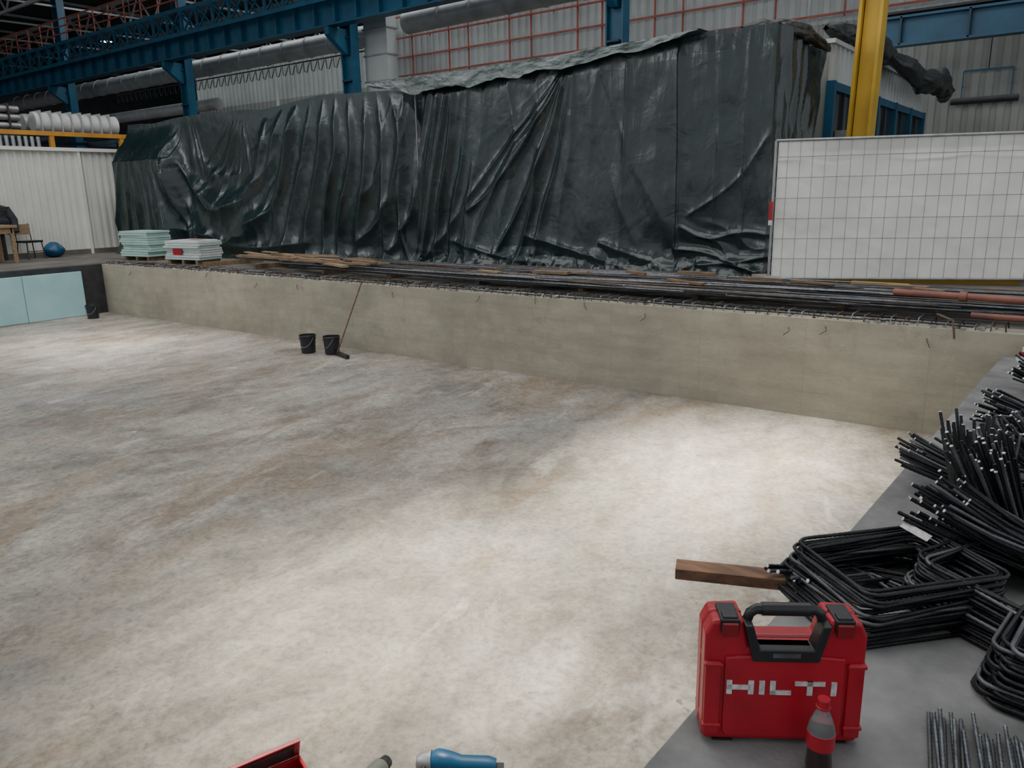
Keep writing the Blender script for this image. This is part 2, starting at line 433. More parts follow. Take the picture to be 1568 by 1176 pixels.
b.beam((-46,24.1,8.37),(-25.5,24.1,8.37),.05,.05,'dark'); b.obj('festoon_cable')
b=MB()
for x in (-33.5,-29.8): b.cyl((x,25.6,ZD),(x,25.6,9.2),.09,'cladw',8)
b.obj('downpipes')

# ------------------------------------------------------------------ tarps
def tarp_left():
    b=MB(); nu,nv=620,200
    Uu,V=np.meshgrid(np.linspace(0,1,nu),np.linspace(0,1,nv),indexing='ij')
    X=-21.75+Uu*11.0
    topx=4.50+.04*np.sin(X*1.3)+.03*vnoise(X*1.1,X*0,3)+.10*np.clip((X+19)/7,0,1)
    bot=1.14+.03*vnoise(X*2.3,X*0,9)+ .05*np.clip(np.sin(X*3),0,1)
    Z=bot+(topx-bot)*V
    X=X+.55*V*(1-Uu)**10
    Yb=11.25+(X+22)*.036+.35*np.clip((X+11.6)/.8,0,1)**2
    D=.04*fbm(X*.7,Z*.6,20,3)+.010*fbm(X*3,Z*2.0,24,3)
    wl=np.clip((X+15.8)/1.2,0,1)
    D+=wl*fan(X,Z,-13.0,10.5,48,-.0,.6,.17,300,4.5,3.0)
    D+=fan(X,Z,-14.2,5.3,11,-.35,.40,.07,310,.6,1.6)
    D+=fan(X,Z,-11.0,5.6,13,-.25,.34,.06,320,.8,1.8)
    D+=fan(X,Z,-16.3,4.8,15,-.35,.5,.06,330,.2,.9)
    D+=fan(X,Z,-18.5,5.0,15,-.1,.6,.07,340,.3,.9)*np.clip((Z-3.0)/.6,0,1)
    sx=X+17.25; r=np.hypot(sx*.92,(4.55-Z)*.80)
    win=np.exp(-(sx/2.1)**6)*np.clip((r-.75)/.5,0,1)*np.clip((3.75-Z)/.9,0,1)
    ph=r*5.2+1.3*vnoise(X*.8,Z*.8,350)+.8*vnoise(X*2.1,Z*1.2,351)
    D+=.21*win*rdg(ph,1.1)*(.55+.45*vnoise(X*.9+3,Z*.9,352))
    ledge=1/(1+np.exp(np.clip((X+19.05)/.1,-50,50)))
    prof=np.where(Z>3.55,(topx-Z)/1.0*.45,.45-.06*np.clip((3.55-Z)/2.4,0,1))
    D+=ledge*np.clip(prof,0,.5)
    D+=np.clip((-18.9-X)/.3,0,1)*fan(X,Z,-20.2,6.5,30,0,.6,.10,360,2.6,1.0)
    for pl,w,A in [
        ([(-19.1,3.75),(-18.5,2.9),(-17.4,2.35),(-16.3,2.4),(-15.75,3.2),(-15.5,4.3)],.17,.14),
        ([(-19.05,3.3),(-18.7,2.1),(-17.6,1.45),(-16,1.35),(-14.2,1.55)],.18,.18),
        ([(-19.15,3.6),(-19.0,2.2),(-18.5,1.3)],.13,.2),
        ([(-14.5,4.5),(-14.9,3),(-15.4,2.2),(-16.4,1.9)],.12,.14),
        ([(-11.3,4.6),(-11.5,3),(-12,2.1),(-12.9,1.5)],.12,.10),([(-10.9,3.6),(-11.2,2.2),(-11.9,1.35)],.1,.10)]:
        D+=crease(X,Z,pl,w,A)
    D+=np.exp(-((X+17.2)/1.6)**2)*np.exp(-((Z-1.9)/.75)**2)*.28
    D-=np.exp(-((X+18.8)/.35)**2)*np.exp(-((Z-2.0)/1.1)**2)*.22
    D*=np.clip((topx-Z)/.6,.14,1)
    Y=Yb-D
    Y-=.15*np.clip((1.5-Z)/.4,0,1)**2
    b.grid(np.stack([X,Y,Z],-1),'tarp')
    A,B=np.meshgrid(np.linspace(0,1,60),np.linspace(0,1,nv),indexing='ij')
    Xs=X[0,:][None,:]-.06*fbm(A*6,B*2,40,3)*np.clip(A*6,0,1); Ys=Y[0,:][None,:]+A*(14.5-Y[0,:][None,:])
    b.grid(np.stack([Xs,Ys,Z[0,:][None,:]+0*A],-1)[::-1],'tarp')
    A,B=np.meshgrid(np.linspace(0,1,nu),np.linspace(0,1,20),indexing='ij')
    Zr=Z[:,-1][:,None]+.04*np.sin(B*3.1)*fbm(A*20,B*4,8,2)
    b.grid(np.stack([X[:,-1][:,None]+0*B,Y[:,-1][:,None]+B*(14.6-Y[:,-1][:,None]),Zr],-1),'tarp')
    b.obj('tarpaulin_cover')
tarp_left()
def tarp_right():
    b=MB(); nu,nv=620,300
    Uu,V=np.meshgrid(np.linspace(0,1,nu),np.linspace(0,1,nv),indexing='ij')
    X=-10.50+Uu*6.38
    topx=np.interp(X,[-11,-10.5,-9.1,-7.7,-6.4,-5.2,-4.1],[4.60,4.60,4.62,4.68,4.75,4.83,4.86])
    top=topx+.012*vnoise(X*3,X*0,3)
    bot=1.13+.02*vnoise(X*3,X*0,19)+.04*np.clip(np.sin(X*4),0,1)
    Z=bot+(top-bot)*V
    X=X-.34*(1-V)*(1-Uu)**5
    Yb=11.12+(X+11)*.13
    D=.03*fbm(X*.8,Z*.6,70,3)+.006*fbm(X*3.5,Z*2.0,74,3)
    D+=fan(X,Z,-7.35,4.75,17,-.46,.38,.08,400,.15,1.2)
    D+=fan(X,Z,-7.35,5.5,13,.2,.3,.025,405,.3,1.2)
    D+=np.clip((-9.3-X)/.4,0,1)*fan(X,Z,-9.0,9.0,60,-.16,.5,.14,410,3.5,1.6)
    D+=fan(X,Z,-8.6,10.5,42,0,.5,.055,415,5.0,1.6)*np.clip((-7-X)/1.2,0,1)
    D+=fan(X,Z,-5.4,11.0,50,.0,.35,.028,420,5.5,2)
    for pl,w,A in [
        ([(-9.75,4.45),(-10.1,3.2),(-10.5,1.2)],.08,.17),([(-9.95,4.45),(-10.35,3.2),(-10.7,1.2)],.06,.12),
        ([(-7.5,4.5),(-8.1,3.6),(-8.8,2.7),(-9.5,2.2)],.06,.06),([(-7.45,4.5),(-7.8,3.4),(-8.3,2.4),(-8.9,1.4)],.06,.08),
        ([(-5.55,4.8),(-5.52,3),(-5.5,1.2)],.025,.07),([(-6.4,4.6),(-6.45,3),(-6.5,1.3)],.03,.03),([(-4.9,4.8),(-4.9,3),(-4.95,1.6)],.03,.035),([(-4.5,4.9),(-4.5,3),(-4.5,1.6)],.03,.035),
        ([(-5.5,1.98),(-5.0,1.72),(-4.5,1.9),(-3.9,1.80)],.05,.07),([(-5.6,1.60),(-5.0,1.56),(-4.6,1.38),(-3.9,1.55)],.05,.09),([(-5.2,1.35),(-4.7,1.40),(-4.0,1.22)],.05,.10),
        ([(-6.9,1.7),(-6,1.4),(-5.3,1.3)],.06,.06),([(-8.3,1.8),(-7,1.45),(-6.1,1.2)],.07,.05),([(-9.9,1.7),(-8.6,1.35),(-7.4,1.3)],.07,.05),
        ([(-4.1,3.4),(-4.6,2.6),(-5.4,2.1)],.05,.03)]:
        D+=crease(X,Z,pl,w,A)
    D+=.10*np.clip((1.6-Z)/.5,0,1)*np.abs(fbm(X*3.2,Z*3.2,90,3))
    D+=.05*np.clip((2.1-Z)/.5,0,1)*np.clip((X+6.2)/.6,0,1)*rdg(X*3+Z*5+2.2*vnoise(X*1.6,Z*1.9,95),1.2)
    D*=np.clip((topx-Z)/.3,.2,1)
    Y=Yb-D-.12*np.clip((1.45-Z)/.35,0,1)**2
    Y+=.25*np.clip(.02-Uu,0,.02)/.02
    b.grid(np.stack([X,Y,Z],-1),'tarp')
    A,B=np.meshgrid(np.linspace(0,1,110),np.linspace(0,1,nv),indexing='ij')
    Ye=Y[-1,:][None,:]; Ze=Z[-1,:][None,:]; Xe=X[-1,:][None,:]
    dep=np.interp(B,[0,.2,.55,1],[1.2,1.25,1.7,2.4])
    Ys=Ye+A*dep
    dd=.07*fbm(A*4,B*3,101,3)+.07*(1-np.abs(vnoise(A*5+B*1.5,B*1.2,103)))**3
    Xs=Xe+dd*np.clip(A*8,0,1)
    b.grid(np.stack([Xs,Ys,Ze-.12*A*(B>.8)*(B-.8)*5],-1),'tarp')
    A,B=np.meshgrid(np.linspace(0,1,nu),np.linspace(0,1,20),indexing='ij')
    b.grid(np.stack([X[:,-1][:,None]+0*B,Y[:,-1][:,None]+B*(14.2-Y[:,-1][:,None]),Z[:,-1][:,None]+.03*np.sin(B*3.14)*fbm(A*18,B*4,8,2)],-1),'tarp')
    A,B=np.meshgrid(np.linspace(0,1,12),np.linspace(0,1,nv),indexing='ij')
    b.grid(np.stack([X[0,:][None,:]+0*A,Y[0,:][None,:]+A*1.2,Z[0,:][None,:]+0*A],-1)[::-1],'tarpd')
    b.obj('tarpaulin_cover')
    b=MB()
    A,B=np.meshgrid(np.linspace(0,1,460),np.linspace(0,1,30),indexing='ij')
    Xf=-11.65+A*6.45
    zt=np.interp(Xf,[-12,-11,-9.1,-7.7,-6.4,-5.2],[4.62,4.64,4.66,4.71,4.78,4.86])+.008*vnoise(Xf*4,Xf*0,5)
    hh=np.interp(Xf,[-11.7,-11.2,-10.5,-9,-7.5,-6,-5.2],[.05,.14,.31,.27,.21,.14,.03])*(1+.16*vnoise(Xf*2.3,Xf*0,6)+.05*vnoise(Xf*9,Xf*0,7))
    Zf=zt-hh*B
    Yf=np.where(Xf<-10.5,11.06,11.0+(Xf+11)*.13)-.06-.04*B-.035*fbm(Xf*3.0,B*1.4,15,4)
    b.grid(np.stack([Xf,Yf,Zf],-1),'tarpl')
    A2,B2=np.meshgrid(np.linspace(0,1,460),np.linspace(0,1,8),indexing='ij')
    b.grid(np.stack([Xf[:,0][:,None]+0*B2,Yf[:,0][:,None]+B2*.4,zt[:,0][:,None]+.01*B2],-1),'tarpl')
    b.obj('tarpaulin_folded_edge')
tarp_right()
b=MB(); b.cyl((-10.68,11.30,ZD),(-10.68,11.30,4.4),.018,'wire',10); b.obj('scaffold_pole')
def bunch(path,r,seed,name):
    b=MB(); nu,nv=90,40
    P=[Vector(p) for p in path]
    A,B=np.meshgrid(np.linspace(0,1,nu),np.linspace(0,1,nv),indexing='ij')
    t=A*(len(P)-1); i=np.clip(t.astype(int),0,len(P)-2); f=t-i
    arr=np.array([list(p) for p in P]); C=arr[i]*(1-f[...,None])+arr[i+1]*f[...,None]
    th=B*2*math.pi
    rr=r*(.25+.75*np.sqrt(np.clip(np.sin(A*math.pi),0,1)))*(1+.30*fbm(A*7,np.cos(th)*1.5+3,seed,3)+.2*fbm(A*12,np.sin(th)*2+5,seed+9,2))
    d=arr[-1]-arr[0]; d/=np.linalg.norm(d); s=np.cross(d,[0,0,1]); s/=np.linalg.norm(s)
    G=C+rr[...,None]*(np.cos(th)[...,None]*s+np.sin(th)[...,None]*np.array([0,0,1]))
    b.grid(G,'tarpd'); return b.obj(name)
bunch([(-4.7,12.1,4.86),(-4.2,12.4,4.88),(-4.03,13.2,4.86),(-4.0,14.2,4.72)],.10,3,'tarpaulin_roll')
bunch([(-4.2,14.6,5.14),(-3.95,16.5,5.20),(-3.8,18.5,4.95)],.17,5,'tarpaulin_roll')
bunch([(-3.75,17.5,5.0),(-3.5,19.5,4.70),(-3.45,21.5,4.82),(-3.55,22.8,4.6)],.24,8,'tarpaulin_roll')

b=MB()
x=-4.12
b.box((-7.5,14.7,ZD),(x,23,4.85),'cladg')
corrug(b,(x+.02,14.6),(x+.02,23.05),4.3,4.93,'cladw',.3,.04,-1)
b.box((-7.5,14.6,4.9),(x+.1,23.1,4.97),'cladw')
for z in (4.22,3.0,1.9): b.beam((x+.06,14.7,z),(x+.06,23,z),.1,.14,'blue')
y=14.7
while y<23.1:
    b.beam((x+.06,y,ZD),(x+.06,y,4.3),.14,.14,'blue',(0,1,0)); y+=1.66
for i in range(5):
    y0=14.8+i*1.66
    b.box((x+.01,y0,3.08),(x+.03,y0+1.5,4.15),'glass'); b.beam((x+.05,y0+.75,3.05),(x+.05,y0+.75,4.15),.05,.05,'dark',(0,1,0))
    for j in range(7): b.box((x+.01,y0,2.0+j*.14),(x+.06,y0+1.5,2.05+j*.14),'dark')
    b.box((x+.06,y0+.3,3.3),(x+.3,y0+.6,3.5),'grey')
b.obj('equipment_cabin')
b=MB()
b.beam((-3.5,14.5,ZD),(-3.34,14.5,9),.24,.24,'yellow',(0,1,0))
b.beam((-3.66,14.42,ZD),(-3.50,14.42,9),.05,.34,'yellow',(0,1,0)); b.beam((-3.34,14.42,ZD),(-3.18,14.42,9),.05,.34,'yellow',(0,1,0))
b.box((-3.85,14.1,ZD),(-3.15,14.9,ZD+.06),'yellow')
b.obj('gantry_crane_leg')
b=MB(); b.beam((-3.9,12.35,ZD+.06),(3.0,14.3,ZD+.06),.16,.12,'yellow'); b.beam((-3.9,12.35,ZD+.125),(3.0,14.3,ZD+.125),.06,.03,'dark'); b.obj('yellow_ground_beam')

def fence(p0,p1,name,seed):
    b=MB(); p0=Vector(p0);p1=Vector(p1);d=(p1-p0);L=d.length;d.normalize();n=Vector((-d.y,d.x,0))
    z0,z1=ZD+.1,ZD+2.07
    P=lambda s,z,o=0:(p0.x+d.x*s+n.x*o,p0.y+d.y*s+n.y*o,z)
    b.cyl(P(0,ZD+.02),P(0,z1),.021,'galv',12); b.cyl(P(L,ZD+.02),P(L,z1),.021,'galv',12)
    b.cyl(P(0,z1),P(L,z1),.021,'galv',12); b.cyl(P(0,z0),P(L,z0),.018,'galv',12)
    i=1
    while i*.17<L: b.cyl(P(i*.17,z0,-.012),P(i*.17,z1,-.012),.0036,'wire',5); i+=1
    for j in range(1,7): b.cyl(P(0,z0+j*.29,-.018),P(L,z0+j*.29,-.018),.0042,'wire',5)
    A,B=np.meshgrid(np.linspace(0,1,220),np.linspace(0,1,120),indexing='ij')
    s=.04+A*(L-.06); zt=z1+.008*np.cos(A*2*math.pi*7)-.01
    z=z0+(zt-z0)*B
    o=.035+.018*fbm(A*2.5,B*1.2,seed,3)+.012*fbm(A*8+B*3,B*4-A*2,seed+3,3)
    o+=.018*np.exp(-((B-.86-.01*np.sin(A*20))/.012)**2)*vnoise(A*5,A*0,seed+8)
    o=o*np.clip((1-B)/.08,0.0,1)
    G=np.stack([p0.x+d.x*s+n.x*o,p0.y+d.y*s+n.y*o,z],-1); b.grid(G,'sheet')
    for s_ in (0,L): b.box((-.11,-.35,0),(.11,.35,.13),'foot',TR(*P(s_,ZD-.0),math.atan2(d.y,d.x)+.35))
    b.box(P(-.05,z0+.85,-.04),P(.01,z0+1.12,-.03),'redp'); b.box(P(-.05,z0+.78,-.04),P(.01,z0+.85,-.03),'white')
    b.obj(name)
fence((-3.92,11.62,0),(-.62,13.05,0),'mesh_fence_panel',33)
fence((-.55,13.08,0),(2.8,14.2,0),'mesh_fence_panel',44)

b=MB()
corrug(b,(-22.7,-2),(-22.7,11.6),ZD+.12,3.88,'clad',.19,.045,-1)
b.box((-22.8,-2,3.86),(-22.55,11.65,3.95),'clad'); b.box((-22.8,-2,ZD),(-22.6,11.6,ZD+.13),'deckb')
y=-1.5
while y<11.6: b.box((-22.66,y,ZD),(-22.58,y+.07,3.9),'clad'); y+=2.4
b.obj('site_fence_corrugated')
b=MB()
b.beam((-24.2,2,4.42),(-24.2,13.5,4.42),.14,.12,'orange')
for y in (3,5.8,8.6,10.6,12.6):
    b.beam((-24.2,y,ZD),(-24.2,y,4.36),.12,.12,'orange',(0,1,0)); b.beam((-26.3,y,ZD),(-26.3,y,4.4),.12,.12,'blued',(0,1,0))
    b.beam((-26.3,y,4.3),(-24.2,y,4.3),.1,.1,'blued')
b.beam((-26.3,2,4.3),(-26.3,13.5,4.3),.1,.1,'blued'); b.obj('storage_rack')
b=MB()
for r_ in range(3):
    for c_ in range(6):
        xx=-26+c_*.28; z=4.62+r_*.22
        b.tube([(xx,3.2,z),(xx,10.0,z)],.09,'galv',8)
for y in np.arange(3.3,10.0,.32): b.box((-26.15,y,4.52),(-24.45,y+.03,5.2),'dark')
b.box((-26.15,3.2,4.49),(-24.4,10.1,4.52),'dark'); b.obj('tube_bundle')
b=MB()
for i,(x,z) in enumerate(((-25.0,4.78),(-25.7,4.78))):
    b.tube([(x,10.5+k*.14,z) for k in range(18)],[.27+.02*(k%2) for k in range(18)],'grey' if i else 'white',20)
for y in np.arange(10.6,12.8,.28): b.box((-25.32,y,4.5),(-24.66,y+.03,5.09),'grey')
b.obj('wrapped_roll')
b=MB(); 
for y in np.arange(3.4,10.2,.16): b.tube([(-23.9,y,3.95),(-23.9,y,4.3)],.05,'grey',6)
b.box((-24.0,3.2,ZD),(-23.8,10.4,3.95),'grey'); b.obj('finned_radiator')

b=MB(); y=8.26
while y>0.5:
    b.box((-18.49,y-1.24,.005),(-18.41,y,1.0+.012*random.random()),'turq'); y-=1.25
b.obj('insulation_boards',bevel=.006)

b=MB()
b.box((-22.0,6.2,ZD+.84),(-21.0,8.1,ZD+.90),'woodl')
for x,y in ((-21.95,6.3),(-21.1,6.3),(-21.95,8.0),(-21.1,8.0)): b.box((x-.04,y-.04,ZD),(x+.04,y+.04,ZD+.84),'woodl')
b.box((-21.12,6.3,ZD+.7),(-21.06,8.0,ZD+.84),'woodl'); b.obj('workbench',bevel=.005)
b=MB()
mt=TR(-22.1,8.75,ZD,math.radians(100))
b.box((-.22,-.22,.42),(.22,.22,.47),'black',mt)
for x,y in ((-.19,-.19),(.19,-.19),(-.19,.19),(.19,.19)): b.tube([mt@Vector((x,y,.43)),mt@Vector((x*1.2,y*1.2,0))],.015,'dark',8)
for x in (-.19,.19): b.tube([mt@Vector((x,.2,.43)),mt@Vector((x,.27,.9))],.013,'dark',8)
b.box((-.2,.22,.62),(.2,.26,.88),'woodl',mt)
b.beam(mt@Vector((-.21,-.21,.2)),mt@Vector((.21,-.21,.2)),.02,.02,'dark'); b.obj('chair')
b=MB()
A,B=np.meshgrid(np.linspace(0,1,60),np.linspace(0,1,60),indexing='ij')
th=A*2*math.pi; w=np.interp(B,[0,.1,.5,.85,.95,1],[.40,.42,.38,.40,.2,.04])*(1+.12*fbm(np.cos(th)*2+3,B*5,3,3))
G=np.stack([-22.3+w*.5*np.cos(th),8.05+w*np.sin(th),ZD+.62+.82*B+.05*np.sin(3*th)*(1-B)],-1); b.grid(G,'cloth')
b.tube([(-22.3,8.4,ZD+1.28),(-22.15,8.5,ZD+1.0),(-22.05,8.47,ZD+.7)],[.1,.085,.07],'cloth',12)
b.box((-22.35,7.8,ZD),(-22.25,7.86,ZD+.75),'dark');b.box((-22.35,8.2,ZD),(-22.25,8.26,ZD+.75),'dark'); b.obj('jacket_on_stand')
b=MB(); A,B=np.meshgrid(np.linspace(0,1,30),np.linspace(0,1,20),indexing='ij'); th=A*2*math.pi;ph=B*math.pi
r=.24*(1+.12*fbm(np.cos(th)*2+4,B*4,3,3)); G=np.stack([-22.2+r*np.sin(ph)*np.cos(th),9.35+r*np.sin(ph)*np.sin(th),ZD+.19-.8*r*np.cos(ph)],-1); b.grid(G[::-1],'bluep'); b.obj('plastic_bag')

def stack(x,y,rz,n,w,d,h,kk='mint'):
    b=MB()
    for i in range(n):
        mt=TR(x+random.uniform(-.04,.04),y+random.uniform(-.04,.04),ZD+.1+i*h,rz+random.uniform(-.03,.03))
        b.box((-w/2,-d/2,0),(w/2,d/2,h-.008),kk if i%3 else 'mint',mt)
    mt=TR(x,y,ZD,rz)
    for q in (-.4,0,.4): b.box((q*w-.04,-d/2,0),(q*w+.04,d/2,.098),'wood',mt)
    return b,mt,n*h+.1
b,mt,h=stack(-18.75,10.05,.1,11,1.1,.62,.055); b.obj('foam_board_stack')
b,mt,h=stack(-16.55,9.95,.12,8,1.15,.62,.052,'white')
b.box((-.3,-.318,.2),(.0,-.312,.34),'redp',mt); b.box((-.45,-.25,h-.008),(.5,.28,h+.012),'white',mt); b.box((-.1,-.1,h+.012),(.35,.1,h+.014),'redp',mt); b.obj('foam_board_stack')

b=MB()
for i in range(250):
    L=random.uniform(6,12); x0=random.uniform(-15.6,-1.5 if i%2 else -7)
    band=random.choice((9.5,9.75,10.0,10.3,10.6)); y0=band+random.gauss(0,.08); a=random.choice((-.06,-.03,0,.0,.02))+random.gauss(0,.012)
    if x0<-13: y0=random.uniform(10.1,10.75)
    x1=min(x0+L,3.5); y1=min(max(y0+a*(x1-x0),9.25),10.8)
    z=ZD+.1+random.uniform(0,.11)
    mid=((x0+x1)/2,(y0+y1)/2+random.uniform(-.06,.06),z-random.uniform(0,.03))
    b.tube([(x0,y0,z),mid,(x1,y1,z+random.uniform(-.02,.02))],random.choice((.006,.008,.010,.012)),random.choice(('rebar','rebarr','rebarg','rebarg','rebarg','rebarr','rebarl','rebarl')),5,capk='rebarc')
for i in range(9):
    x=-15.5+i*1.9+random.uniform(-.3,.3); b.beam((x,random.uniform(9.35,9.8),ZD+.045),(x+random.uniform(-.3,.3),10.8,ZD+.045),.09,.09,'wood')
b.obj('rebar_pile')
b=MB()
for i in range(32):
    x=random.uniform(-15.5,-10.5) if i<21 else random.uniform(-9,-1.5); y=random.uniform(9.4,10.6);L=random.uniform(.5,2.4) if i<21 else random.uniform(.3,.8);a=random.uniform(-.35,.25)
    z=ZD+.225+random.random()*.06
    b.beam((x,y,z),(x+L*math.cos(a),y+L*math.sin(a),z+random.uniform(-.02,.02)),random.uniform(.06,.14),random.uniform(.02,.05),random.choice(('wood','wood','woodl')))
b.obj('timber_offcuts')
b=MB()
for y,z in ((8.85,ZD+.03),(8.95,ZD+.05),(9.05,ZD+.03)): 
    pts=[(-18.3+i*.6,y+random.uniform(-.01,.01),z+random.uniform(-.008,.008)) for i in range(30)]; b.tube(pts,.008,'rebar',6)
x=-18.3
while x<-.6:
    h=ZD+random.uniform(.05,.09); o=random.uniform(-.02,.02)
    b.tube([(x,8.80,ZD+.008),(x+o,8.81,h),(x+o,9.07,h),(x,9.08,ZD+.008)],.007,random.choice(('rebar','rebarl','rebarr')),5); x+=.13
rn=random.Random(5)
for i in range(420):
    x=rn.uniform(-18.3,-.7);y=rn.uniform(8.8,9.08);s_=rn.uniform(.008,.03)
    b.box((-s_,-s_*.7,0),(s_,s_*.7,s_),rn.choice(('foot','foot','label')),TR(x,y,ZD+.001,rn.random()*3))
b.obj('rebar_edge_mat')
b=MB()
for x in (-17.2,-14.2,-12.6,-11.4,-9,-7.2,-6.2,-5.4,-4.5,-2.7,-2.3,-1.3):
    z=ZD-random.uniform(.06,.2); b.tube([(x,8.775,z+.06),(x+.02,8.75,z+.02),(x+random.uniform(-.06,.06),8.74,z-.03)],.005,'rebarr',5)
b.obj('tie_wires')
b=MB(); b.tube([(-1.75,9.33,ZD+.28),(.8,8.98,ZD+.28)],.036,'pipe',12); b.tube([(-1.1,9.24,ZD+.28),(-1.03,9.23,ZD+.28)],.05,'pipe',12)
b.tube([(-.95,8.98,ZD+.13),(.6,8.88,ZD+.13)],.028,'pipe',10); b.obj('red_pipe')
b=MB(); b.tube([(-1.25,8.95,ZD+.12),(-1.07,8.72,ZD+.1),(-1.04,8.7,ZD-.08)],.012,'rebarr',6); b.obj('bent_hook_bar')
b=MB()
for i in range(5): b.box((-.50+i*.02,8.6+.02*i,ZR+.002+.04*i),(-.42+i*.02,8.66+.02*i,ZR+.04+.04*i),'redp' if i%2 else 'white')
b.obj('barrier_tape_bundle')

def bucket(x,y,rz,name='bucket'):
    b=MB(); mt=TR(x,y,0,rz)
    b.lathe([(.0,.003),(.112,.0),(.116,.01),(.134,.28),(.142,.282),(.142,.30),(.135,.305),(.128,.30),(.112,.02),(0,.015)],'pail',28,mt)
    b.lathe([(.139,.24),(.143,.24),(.143,.25),(.139,.25)],'pail',28,mt)
    b.tube([mt@Vector((.14*math.cos(a),-.10*math.sin(a)-.05,.27-.16*math.sin(a))) for a in np.linspace(0,math.pi,12)],.003,'galv',6)
    b.obj(name)
bucket(-10.43,8.15,.3); bucket(-9.98,8.28,-.2); bucket(-17.8,8.1,.5)
b=MB(); b.cyl((-9.66,8.745,1.18),(-9.78,8.22,.06),.011,'woodr',8)
b.beam((-9.86,8.26,.04),(-9.42,8.12,.04),.06,.05,'black'); b.beam((-9.86,8.26,.01),(-9.42,8.12,.01),.04,.02,'dark'); b.obj('floor_broom')
# ------------------------------------------------------------------ power tool case
E=empty('power_tool_case',TR(-.625,2.15,ZR+.001,math.radians(33)))
E.scale=(1.0,1.0,1.09)
def part(b,name,bevel=0,seg=2): return b.obj(name,E,bevel,seg)
def mxz(poly,y0,y1,k,b):
    b.prism(poly,-y1,-y0,k,Matrix(((1,0,0,0),(0,0,-1,0),(0,1,0,0),(0,0,0,1))))
W=.235
b=MB()
outl=[(-W+.012,.005),(W-.012,.005),(W,.02),(W,.335),(W-.02,.375),(.125,.38),(.105,.30),(-.105,.30),(-.125,.38),(-W+.02,.375),(-W,.335),(-W,.02)]
mxz(outl,-.062,-.004,'redp',b); part(b,'front_shell',.010,3)
b=MB(); mxz(outl,.0,.058,'redp',b); part(b,'rear_shell',.010,3)
b=MB(); mxz([(x*.985,z*.985+.003) for x,z in outl],-.006,.002,'redd',b); part(b,'seam')
b=MB(); mxz([(-.165,.02),(.165,.02),(.175,.035),(.175,.27),(.10,.275),(-.10,.275),(-.175,.27),(-.175,.035)],-.070,-.058,'redp',b); part(b,'front_panel',.005,2)
b=MB()
for sx in (-1,1):
    lo=sorted((sx*.185,sx*.232)); 
    b.box((lo[0],-.072,.025),(lo[1],-.05,.255),'redp'); 
    for z in (.05,.24): b.box((lo[0]-.003,-.075,z),(lo[1]+.006,.062,z+.012),'redp')
part(b,'corner_guards',.004)
b=MB()
for sx in (-1,1):
    c=sx*.165; b.box((c-.028,-.071,.345),(c+.028,.03,.385),'black'); b.box((c-.024,-.078,.335),(c+.024,-.068,.375),'redd')
    b.box((c-.022,-.067,.352),(c+.022,-.03,.392),'black')
part(b,'latches',.004)
b=MB()
mxz([(-.125,.372),(-.10,.372),(-.078,.30),(.078,.30),(.10,.372),(.125,.372),(.096,.262),(-.096,.262)],-.080,-.02,'black',b)
part(b,'handle_cradle',.004)
b=MB(); b.tube([(-.112,-.03,.355),(-.102,-.034,.388),(-.084,-.035,.40),(.084,-.035,.40),(.102,-.034,.388),(.112,-.03,.355)],.015,'black',14); b.tube([(-.07,-.035,.40),(.07,-.035,.40)],.019,'black',14); part(b,'handle_grip')
b=MB(); b.box((-.04,-.0812,.277),(.04,-.0795,.290),'rebarl'); part(b,'type_label')
b=MB(); y0,y1=-.0735,-.069; z0,z1=.158,.200;t=.016
def lb(x0,zz0,x1,zz1): b.box((x0,y0,zz0),(x1,y1,zz1),'label')
x=-.168
lb(x,z0,x+t,z1);lb(x+.064,z0,x+.064+t,z1);lb(x,(z0+z1)/2-.007,x+.07,(z0+z1)/2+.007); x+=.096
lb(x,z0,x+t,z1); x+=.032
lb(x,z0,x+t,z1); lb(x,z0,x+.062,z0+.013); x+=.072
lb(x,z1-.013,x+.088,z1); lb(x+.036,z0,x+.036+t,z1); x+=.106
lb(x,z0,x+t,z1)
part(b,'lettering')
b=MB()
for sx in (-.17,.17): b.box((sx-.03,-.06,-.0),(sx+.03,.055,.006),'black')
part(b,'feet')
b=MB(); mt=TR(-.458,2.035,ZR+.001)@Matrix.Diagonal((1.14,1.14,1.05,1))
prof=[(.001,.004),(.02,.0),(.031,.006),(.033,.03),(.031,.055),(.029,.08),(.031,.10),(.0335,.12),(.0335,.135),(.030,.155),(.022,.18),(.0145,.198),(.013,.208)]
ks=['cola']*7+['cola','pet','pet','pet','pet']
b.lathe(prof,'cola',28,mt,ks)
b.lathe([(.0325,.088),(.0342,.09),(.0342,.134),(.0325,.136)],'redp',28,mt)
b.lathe([(.0165,.206),(.018,.208),(.018,.212),(.0155,.213),(.0155,.232),(.0145,.235),(.0,.235)],'redp',24,mt); b.obj('cola_bottle')

